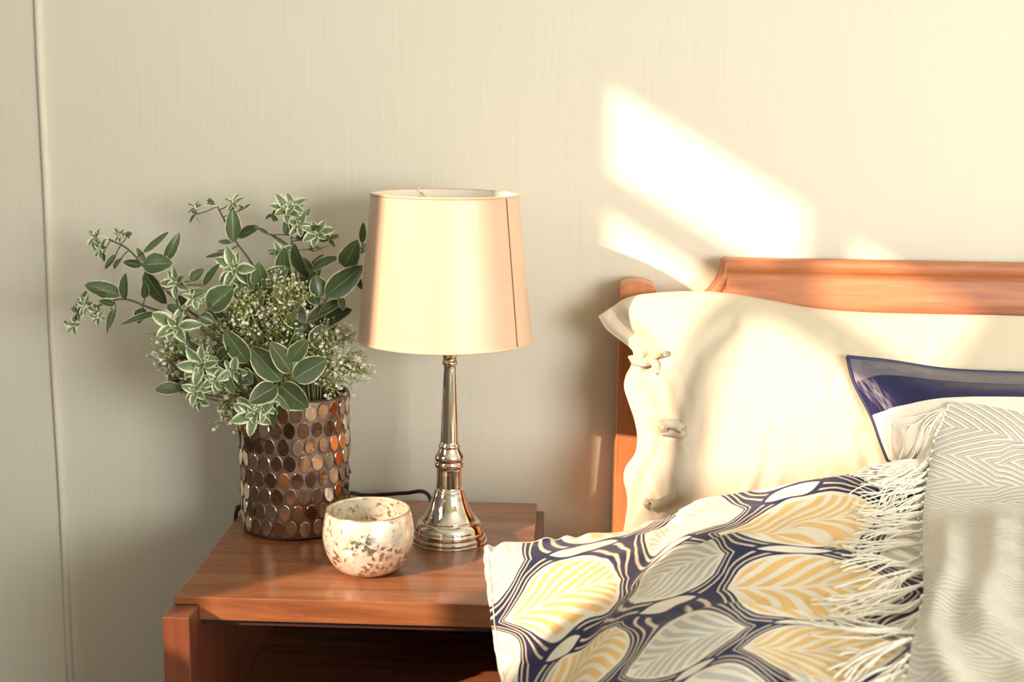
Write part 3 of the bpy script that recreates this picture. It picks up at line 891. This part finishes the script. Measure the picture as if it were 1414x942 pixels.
M_TIE = mat_fabric('linen_tie', srgb(202, 191, 170), 1500, 0.9, 0.1, 0.1)
m = MB()
ribbon(m, [(902, 498, .006), (888, 500, .012), (874, 497, .008), (870, 498, .005)], .013, twist=.6)
ribbon(m, [(896, 497, .010), (906, 490, .016), (915, 486, .016), (917, 491, .008)], .010, twist=-.8)
ribbon(m, [(900, 497, .010), (905, 503, .012), (907, 515, .005)], .011, twist=.3)
ribbon(m, [(897, 492, .008), (900, 498, .017), (904, 503, .008)], .010)
m.build('tie', M_TIE, pillow)
m = MB()
ribbon(m, [(908, 588, .006), (918, 585, .014), (932, 586, .013), (944, 594, .006)], .013, twist=.7)
ribbon(m, [(910, 596, .006), (924, 597, .012), (938, 599, .009), (946, 595, .004)], .010, twist=-.5)
ribbon(m, [(912, 584, .006), (916, 591, .016), (914, 598, .006)], .010)
m.build('tie', M_TIE, pillow)
m = MB()
ribbon(m, [(893, 697, .007), (905, 697, .015), (920, 691, .014), (937, 683, .008)], .012, twist=.3)
ribbon(m, [(896, 690, .006), (893, 696, .014), (900, 702, .008)], .010)
m.build('tie', M_TIE, pillow)

# ------------------------------------------------------------------ duvet
px_c = np.array([668, 720, 790, 868, 960, 1060, 1160, 1260, 1420, 1600.])
py_c = np.array([756, 752, 745, 731, 702, 681, 660, 638, 616, 600.])
Y_c = np.array([1.50, 1.53, 1.57, 1.62, 1.66, 1.69, 1.715, 1.74, 1.75, 1.75])
top3 = np.array([at_y(a_, b_, c_) for a_, b_, c_ in zip(px_c, py_c, Y_c)])
hem = np.array([at_y(*p) for p in ((668, 756, 1.50), (671, 790, 1.462), (676, 840, 1.405), (683, 895, 1.345), (692, 942, 1.29), (706, 1010, 1.21), (725, 1090, 1.12))])
NS, NT_ = 300, 260
rows = []
dR = np.array([0, .055, .14, .27, .42, .60, .78])
for r_ in range(7):
    row = []
    for c_ in range(10):
        s_ = c_ / 9.0
        wR = sstep(0, 3.2, np.array(float(c_)))
        if c_ == 0:
            row.append(hem[r_]); continue
        dl = hem[0][1] - hem[r_][1]
        d_ = dl * (1 - wR) + dR[r_] * wR
        Yq = Y_c[c_] - d_
        puff = 0.007 * min(1, r_ / 1.5)
        zq = (hem[r_][2]) * (1 - wR) + ((min(top3[c_][2], .637) - .001 * r_) * min(1, r_ / 2) + top3[c_][2] * (1 - min(1, r_ / 2))) * wR + puff * (0.6 if c_ == 1 else 1)
        xh = hem[r_][0]; x0 = top3[c_][0]
        xq = x0 - (top3[0][0] - xh) * (1 - wR) - 0.02 * wR * r_ * 0
        row.append(np.array([xq, Yq, zq]))
    rows.append(row)
DP = surf(np.array(rows), NT_, NS)
ss = np.linspace(0, 1, NS)[None, :] * np.ones((NT_, 1)); tq = np.linspace(0, 1, NT_)[:, None] * np.ones((1, NS))
Xw, Yw = DP[:, :, 0].copy(), DP[:, :, 1].copy()
dz = np.zeros_like(Xw)
# crease that runs from the head edge down to the left front
cA = [(0.150, 1.60), (0.119, 1.513), (0.061, 1.355), (0.029, 1.272), (-0.01, 1.145), (-.03, 1.05)]
dA, sA = poly_dist(Xw, Yw, cA)
sgn = -sA
dz += 0.020 * sstep(-.005, .05, dA * np.where(sgn > 0, 1, -1)) * sstep(.0, .12, tq) - 0.008 * np.exp(-(dA / .012) ** 2)


def ridge(pts, h, wf, wb, x0, x1, fx):
    global dz
    d_, s_ = poly_dist(Xw, Yw, pts)
    back = s_ < 0
    g = np.where(back, np.exp(-(d_ / wb) ** 2), np.exp(-(d_ / wf) ** 2))
    fade = sstep(x0 - fx, x0 + fx, Xw) * (1 - sstep(x1 - fx, x1 + fx, Xw))
    dz += h * g * fade


ridge([(0.05, 1.42), (0.17, 1.425), (0.238, 1.418), (0.298, 1.39), (0.36, 1.33), (.45, 1.25)], .027, .09, .027, 0.17, 0.44, .05)
ridge([(0.0, 1.19), (0.137, 1.205), (0.175, 1.200), (0.238, 1.190), (0.30, 1.14), (.4, 1.02)], .030, .09, .028, 0.12, 0.36, .05)
dz += 0.003 * np.sin(pi * np.clip(tq * 3, 0, 1)) * sstep(0.08, .3, ss)
dz += 0.0030 * fbm(Xw * 5, Yw * 7, 21, 3, 1.0) * sstep(0, .06, tq) * sstep(0, .05, ss)
# gentle puckers along the head edge and hem
dz += 0.0022 * np.sin(ss * 95 + 2 * np.sin(ss * 31)) * np.exp(-(tq / .05) ** 2)
dz += 0.0020 * np.sin(tq * 60) * np.exp(-(ss / .03) ** 2)
DP[:, :, 2] += dz
dn = grid_normals(DP)
if dn[:, :, 2].mean() < 0:
    dn = -dn
thick = 0.006 + 0.020 * sstep(0, .10, ss) * sstep(0, .06, tq)
DB = DP - dn * thick[:, :, None]

# pattern coordinates: which spot of the print lies where on the cloth (row, column of the weave found once, then smoothly interpolated)
corr = [((917, 829), (.5, 0)), ((1008, 807), (.70, 0)), ((1125, 806), (1, 0)), ((1256, 818), (1.30, 0)), ((1105, 760), (1, -.42)), ((1122, 856), (1, .42)), ((1190, 775), (1.18, -.27)), ((1195, 848), (1.18, .27)),
        ((1215, 698), (1.30, -1)), ((992, 731), (.70, -1)), ((1114, 682), (1, -1.42)), ((1110, 715), (1, -1)), ((1110, 748), (1, -.66)), ((1087, 676), (1, -1.5)),
        ((1026, 700), (.80, -1.5)), ((958, 717), (.5, -1.5)), ((893, 732), (.2, -1.5)), ((925, 748), (.5, -1.02)), ((940, 777), (.5, -.5)), ((1000, 763), (.80, -.5)), ((872, 820), (.2, -.5)),
        ((942, 885), (.5, .5)), ((862, 930), (.2, .5)), ((1030, 862), (.80, .45)), ((955, 845), (.5, .08)), ((1120, 895), (1, 1)), ((1110, 865), (1, .72)), ((1026, 892), (.70, 1)),
        ((812, 898), (0, 0)), ((845, 864), (.30, 0)), ((775, 815), (0, -1)), ((862, 797), (.30, -1)), ((692, 855), (-.30, -1)), ((800, 763), (.03, -1.42)), ((772, 880), (0, -.58)), ((774, 898), (0, -.5)), ((715, 908), (-.20, -.5)),
        ((722, 768), (-.20, -1.5)), ((684, 785), (-.42, -1.4)), ((684, 888), (-.42, -.6))]
prj, dep = project(DP.reshape(-1, 3))
src, dst = [], []
for (px, py), uv_ in corr:
    d2 = (prj[:, 0] - px) ** 2 + (prj[:, 1] - py) ** 2
    cand = np.where(d2 < max(25.0, d2.min() + 9))[0]
    k = cand[np.argmin(dep[cand])]
    i, j = divmod(int(k), NS)
    src.append((Xw[i, j] * 10, Yw[i, j] * 10)); dst.append(uv_)
src = np.array(src); dst = np.array(dst)
tps = lambda r2: np.where(r2 > 1e-9, r2 * np.log(np.maximum(r2, 1e-9)), 0)
nC = len(src)
K = tps(((src[:, None] - src[None]) ** 2).sum(2)) + np.eye(nC) * 0.06
Pm = np.hstack([np.ones((nC, 1)), src])
A_ = np.block([[K, Pm], [Pm.T, np.zeros((3, 3))]])
coef = np.linalg.solve(A_, np.vstack([dst, np.zeros((3, 2))]))
XY = np.stack([Xw.ravel() * 10, Yw.ravel() * 10], 1)
UVD = np.zeros((XY.shape[0], 2))
for a0 in range(0, len(XY), 20000):
    q = XY[a0:a0 + 20000]
    UVD[a0:a0 + 20000] = tps(((q[:, None] - src[None]) ** 2).sum(2)) @ coef[:nC] + np.hstack([np.ones((len(q), 1)), q]) @ coef[nC:]
UVD = UVD.reshape(NT_, NS, 2)


def mat_duvet():
    n = NT('ogee_leaf_print')
    sep = n.node('ShaderNodeSeparateXYZ'); n.put(sep.inputs[0], n.coord('UV'))
    u = X(n, sep.outputs[0]); v = X(n, sep.outputs[1])
    wob = X(n, n.noise(n.coord('UV'), 2.6, 2, 0.5))
    wob2 = X(n, n.noise(n.mapping(n.coord('UV'), loc=(7, 3, 0)), 2.6, 2, 0.5))
    u = u + (wob - 0.5) * 0.05; v = v + (wob2 - 0.5) * 0.05
    Hh, Aa, pw = 0.42, 0.30, 1.9

    def cellc(u, v):
        return u - u.round(), v - v.round()

    def lev(uc, vc):
        return vc.abs() + ((uc.abs() * (1 / Aa)) ** pw) * Hh - Hh

    ua, va = cellc(u, v); ub_, vb = cellc(u - 0.5, v - 0.5)
    ea, eb = lev(ua, va), lev(ub_, vb)

    def fronds(uc, vc, sgn, k):
        ph = uc * (k * sgn) - (vc.abs() ** 0.8) * (k * 0.62) + (vc.abs() * vc.abs()) * 2.5
        s_ = (ph.fract() - 0.5).abs()
        st = 1.0 - s_.step(0.25, 0.32)
        return st * vc.abs().step(0.006, 0.02)

    cream = srgb(236, 232, 216); navy = srgb(28, 34, 78); beige = srgb(214, 202, 178)
    ink = n.noise(n.coord('UV'), 9, 4, 0.6)
    yel = n.mix(ink, srgb(234, 192, 118), srgb(236, 204, 142)); gry = n.mix(ink, srgb(182, 188, 186), srgb(204, 206, 198))
    inA = 1.0 - ea.step(-0.004, 0.004); inB = 1.0 - eb.step(-0.004, 0.004)
    fa = fronds(ua, va, 1.0, 13.0) * (1.0 - ea.step(-0.05, -0.03)); fb = fronds(ub_, vb, -1.0, 13.0) * (1.0 - eb.step(-0.05, -0.03))
    colA = n.mix(fa, cream, yel); colB = n.mix(fb, cream, gry)
    e = ea.min(eb)
    lens_near = lambda uc, vc: 1.0 - (vc.abs() + (uc * uc) * (0.06 / 0.0085) - 0.06).step(.03, .05)
    lines = e.band(0.028, 0.048, .004).max(e.band(0.090, 0.112, .004))
    lines = lines * (1.0 - lens_near(ua.abs() - 0.5, va).max(lens_near(ub_.abs() - 0.5, vb)))
    band = n.mix(lines, navy, beige)
    # the small cream lens where two leaf tips face each other
    def lens(uc, vc):
        return 1.0 - (vc.abs() + (uc * uc) * (0.06 / 0.0085) - 0.06).step(-.004, .004)
    la = lens(ua.abs() - 0.5, va); lb = lens(ub_.abs() - 0.5, vb)
    band = n.mix(la.max(lb), band, cream)
    c = n.mix(inA, band, colA); c = n.mix(inB, c, colB)
    w1 = n.noise(n.coord(), 700, 2, 0.5)
    return n.set(color=c, rough=0.8, sheen=0.15, normal=n.bump(w1, 0.08, 0.0006), spec=0.25)


M_DUVET = mat_duvet()
m = MB(); m.grid(DP, uv=UVD); m.grid(DB[:, ::-1], uv=UVD[:, ::-1])
ra, rb_ = rim(DP), rim(DB)
m.grid(np.stack([ra, rb_], 0), True, uv=np.stack([rim(UVD), rim(UVD)], 0))
duvet = m.build('duvet', M_DUVET)
tag(duvet, 'puffy duvet printed with yellow and grey leaves outlined in navy, on the bed', 'duvet')
# stitched hem line near the left edge
m = MB(); J = 3
m.tube(DP[2:-1:2, J] + dn[2:-1:2, J] * .0006, .0006, 5); m.tube(DP[2, J:120:2] + dn[2, J:120:2] * .0006, .0006, 5)
m.build('hem_stitching', plain('hem_thread', srgb(226, 222, 208), 0.8), duvet)

# ------------------------------------------------------------------ navy cushion
ctrl = [
    [(1170, 493, 1.800), (1200, 496, 1.802), (1235, 500, 1.805), (1310, 511, 1.808), (1414, 516, 1.810), (1500, 517, 1.810), (1590, 508, 1.800)],
    [(1180, 529, 1.785), (1200, 521, 1.778), (1232, 518, 1.775), (1310, 526, 1.770), (1414, 531, 1.768), (1500, 531, 1.770), (1582, 545, 1.785)],
    [(1203, 574, 1.765), (1222, 567, 1.752), (1245, 560, 1.745), (1310, 549, 1.738), (1414, 548, 1.735), (1500, 550, 1.740), (1572, 585, 1.765)],
    [(1216, 610, 1.752), (1236, 612, 1.732), (1258, 610, 1.718), (1315, 606, 1.700), (1414, 604, 1.695), (1500, 606, 1.702), (1565, 622, 1.748)],
    [(1226, 636, 1.745), (1250, 650, 1.730), (1275, 655, 1.722), (1325, 658, 1.708), (1414, 656, 1.705), (1500, 656, 1.710), (1556, 650, 1.738)]]
cn = surf(np.array(ctrl), 90, 120)
CP = np.zeros((90, 120, 3))
for i in range(90):
    for j in range(120):
        CP[i, j] = at_y(*cn[i, j])
tv = np.linspace(0, 1, 90)[:, None] * np.ones((1, 120)); su = np.linspace(0, 1, 120)[None] * np.ones((90, 1))
CP[:, :, 1] -= .0009 * fbm(su * 6, tv * 4, 5, 3) * (np.minimum(su, 1 - su) * 12).clip(0, 1) * (np.minimum(tv, 1 - tv) * 10).clip(0, 1)
CB = CP.copy()
rimY = coons(CP[0, :, 1:2], CP[-1, :, 1:2], CP[:, 0, 1:2], CP[:, -1, 1:2])[:, :, 0]
CB[:, :, 1] = rimY + 0.028 * (np.sin(pi * su) * np.sin(pi * tv)) ** .5
NCu = NT('navy_satin_panels')
sp_ = NCu.node('ShaderNodeSeparateXYZ'); NCu.put(sp_.inputs[0], NCu.coord('UV'))
vv = X(NCu, sp_.outputs[1])
nzc = NCu.noise(NCu.coord(), 40, 4, 0.6)
silver_ = NCu.mix(nzc, srgb(48, 50, 76), srgb(128, 126, 134))
cc = NCu.mix(vv.step(.249, .253), silver_, srgb(14, 19, 72)); cc = NCu.mix(vv.step(.499, .503), cc, srgb(240, 234, 218))
M_CUSH = NCu.set(color=cc, rough=0.42, sheen=0.1, normal=NCu.bump(nzc, 0.05, 0.004), spec=0.5)
uvq = np.stack([su, tv], 2)
m = MB(); m.grid(CP, uv=uvq); m.grid(CB[:, ::-1], uv=uvq[:, ::-1]); m.grid(np.stack([rim(CP), rim(CB)], 0), True, uv=np.stack([rim(uvq)] * 2, 0))
cush = m.build('satin_cushion', M_CUSH)
tag(cush, 'navy satin cushion with silver band and white panel, leaning on the linen pillow', 'cushion')
m = MB(); rp = rim(CP) + np.array([0, .001, 0]); rp = np.vstack([rp, rp[:1]])
m.tube(rp[::2], .0026, 8, False); m.build('piping', plain('navy_piping', srgb(26, 32, 78), 0.45), cush)

# ------------------------------------------------------------------ throw and its fringe
vs = [tuple(p) for G in (DP, CP) for p in G.reshape(-1, 3)]
fs = []
off = 0
for G in (DP, CP):
    n1, n2 = G.shape[:2]; idx = np.arange(n1 * n2).reshape(n1, n2) + off
    fs += np.stack([idx[:-1, :-1].ravel(), idx[:-1, 1:].ravel(), idx[1:, 1:].ravel(), idx[1:, :-1].ravel()], 1).tolist(); off += n1 * n2
BV = BVHTree.FromPolygons(vs, fs)


def hit_px(px, py):
    d = ray(px, py); h = BV.ray_cast(Vector(CPOS), Vector(d).normalized())
    return np.array(h[0]) if h[0] is not None else None


def drop(x, y, z0=1.0):
    h = BV.ray_cast(Vector((x, y, z0)), Vector((0, 0, -1)))
    return h[0].z if h[0] is not None else None


le_px = spline([(1312, 562), (1304, 584), (1294, 610), (1284, 640), (1277, 675), (1273, 710), (1271, 760), (1274, 820), (1268, 870), (1256, 915), (1247, 950), (1236, 1010)], 150)
raw = [hit_px(*p) for p in le_px]
raw = [p for p in raw if p is not None]
LE = spline(raw[::6] + [raw[-1]], 140)
te_px = spline([(1312, 562), (1345, 565), (1380, 571), (1414, 580), (1470, 590), (1530, 602)], 60)
TE = np.array([p for p in (hit_px(*p) for p in te_px) if p is not None])
TE = spline(TE[::4], 130)
TH = np.zeros((140, 130, 3))
for i in range(140):
    w_ = 1 - sstep(0, .5, np.array(i / 139.0))
    dx = TE[:, 0] - TE[0, 0]; dy = (TE[:, 1] - TE[0, 1]) * w_
    TH[i, :, 0] = LE[i, 0] + dx * (1 + .1 * i / 139); TH[i, :, 1] = LE[i, 1] + dy
for i in range(140):
    for j in range(130):
        z = drop(TH[i, j, 0], TH[i, j, 1]); TH[i, j, 2] = z if z is not None else .66
TH[:, :, 2] += .008 + .0025 * fbm(TH[:, :, 0] * 8, TH[:, :, 1] * 8, 31, 2)


def relax(G, n):
    for _ in range(n):
        Gp = np.pad(G, ((1, 1), (1, 1), (0, 0)), mode='reflect', reflect_type='odd')
        N = .25 * (Gp[:-2, 1:-1] + Gp[2:, 1:-1] + Gp[1:-1, :-2] + Gp[1:-1, 2:])
        N[0, :] = G[0, :]; N[:, 0] = .5 * N[:, 0] + .5 * G[:, 0]; N[-1] = G[-1]
        G = N
    return G


for rep_ in range(5):
    TH = relax(TH, 24)
    for i in range(140):
        for j in range(130):
            z = drop(TH[i, j, 0], TH[i, j, 1])
            if z is not None and TH[i, j, 2] < z + .008:
                TH[i, j, 2] = z + .008
TH = relax(TH, 8)
# soft folds in the throw
fx = np.zeros((140, 130)); prT, _d = project(TH.reshape(-1, 3)); prT = prT.reshape(140, 130, 2)
for pts_, a_, w_ in (([(1306, 745), (1306, 785), (1290, 830), (1280, 870), (1300, 920), (1320, 975)], .011, 22), ([(1374, 735), (1372, 790), (1352, 840), (1362, 875), (1400, 920), (1425, 975)], .012, 26), ([(1440, 730), (1450, 860)], .006, 24)):
    d_, s_ = poly_dist(prT[:, :, 0], prT[:, :, 1], pts_); fx += a_ * np.exp(-(d_ / w_) ** 2)
TH[:, :, 2] += fx
TH[:, :, 1] -= .004
tn = grid_normals(TH)
if tn[:, :, 2].mean() < 0: tn = -tn
arc_i = np.vstack([np.zeros((1, 130)), np.cumsum(np.linalg.norm(np.diff(TH, axis=0), axis=2), axis=0)])
arc_j = np.hstack([np.zeros((140, 1)), np.cumsum(np.linalg.norm(np.diff(TH, axis=1), axis=2), axis=1)])
UT = np.stack([arc_j, arc_i], 2)
NW = NT('cream_herringbone_wool')
sp_ = NW.node('ShaderNodeSeparateXYZ'); NW.put(sp_.inputs[0], NW.coord('UV'))
tu, tv_ = X(NW, sp_.outputs[0]), X(NW, sp_.outputs[1])
fuzz = X(NW, NW.noise(NW.coord('UV'), 900, 3, 0.6))
zig = ((tv_ * 12.5).fract() - 0.5).abs() * 2.0
ph = tu * 52.0 + zig * 4.6 + (fuzz - .5) * .5
rib = ((ph.fract() - 0.5).abs() * 2.0)
hgt = rib.step(0.1, 0.9) + fuzz * 0.5
M_WOOL = NW.set(color=NW.mix(rib.step(.05, .75), srgb(222, 217, 200), srgb(252, 249, 238)), rough=0.95, sheen=0.35, sheen_rough=.6, normal=NW.bump(hgt, 0.9, 0.0030), spec=0.1)
M_YARN = plain('cream_yarn', srgb(252, 249, 236), 0.95, sheen=0.3)
TB = TH - tn * .007
m = MB(); m.grid(TH, uv=UT); m.grid(TB[:, ::-1], uv=UT[:, ::-1]); m.grid(np.stack([rim(TH), rim(TB)], 0), True, uv=np.stack([rim(UT)] * 2, 0))
throw = m.build('throw_blanket', M_WOOL)
tag(throw, 'cream herringbone wool throw with long fringe, over the duvet and navy cushion', 'throw')
rg = np.random.default_rng(5)
NTAS = 34
for k in range(NTAS):
    f_ = (k + .3) / NTAS
    i = int(f_ * 128) + 2
    p0 = TH[i, 0] - tn[i, 0] * .003
    m = MB()
    # knot
    m.lathe([(.0005, p0[2] - .0036), (.0026, p0[2] - .002), (.0031, p0[2] + .0004), (.0022, p0[2] + .0024), (.0004, p0[2] + .0033)], p0[0] - .002, p0[1], 8)
    base_dir = radians(180 + (22 - 50 * f_ + 54 * f_ * f_) + rg.normal(0, 8 + 4 * f_))
    Lt = rg.uniform(.075, .115) * (1.0 if f_ > .15 else .8)
    bend = rg.normal(0, .5)
    for s_ in range(11):
        a_ = base_dir + rg.normal(0, .13); L_ = Lt * rg.uniform(.75, 1.1); b_ = bend + rg.normal(0, .35); ph_ = rg.uniform(0, 6.3); am = rg.uniform(.0012, .0034)
        lift = rg.uniform(.002, .008)
        pts = []; x, y = p0[0], p0[1]
        N_ = 13
        for q in range(N_):
            t_ = q / (N_ - 1)
            aa = a_ + b_ * t_
            if q:
                x += cos(aa) * L_ / (N_ - 1); y += sin(aa) * L_ / (N_ - 1)
            wv = am * math.sin(ph_ + t_ * 9) * t_
            xx, yy = x - sin(aa) * wv, y + cos(aa) * wv
            z = drop(xx, yy)
            zb = (z if z is not None else p0[2] - .02) + .0015 + lift * (1 - .6 * t_) + .0012 * math.sin(ph_ * 2 + t_ * 12)
            if q == 0: zb = p0[2]
            elif q == 1: zb = max(zb, p0[2] * .5 + zb * .5)
            pts.append((xx, yy, zb))
        P_ = np.array(pts); zz_ = P_[:, 2].copy(); zz_[1:-1] = (zz_[:-2] + 2 * zz_[1:-1] + zz_[2:]) / 4; P_[:, 2] = np.maximum(zz_, P_[:, 2] - .002)
        m.tube(spline(P_, 22), .00095, 5)
    m.build('fringe_tassel', M_YARN, throw)
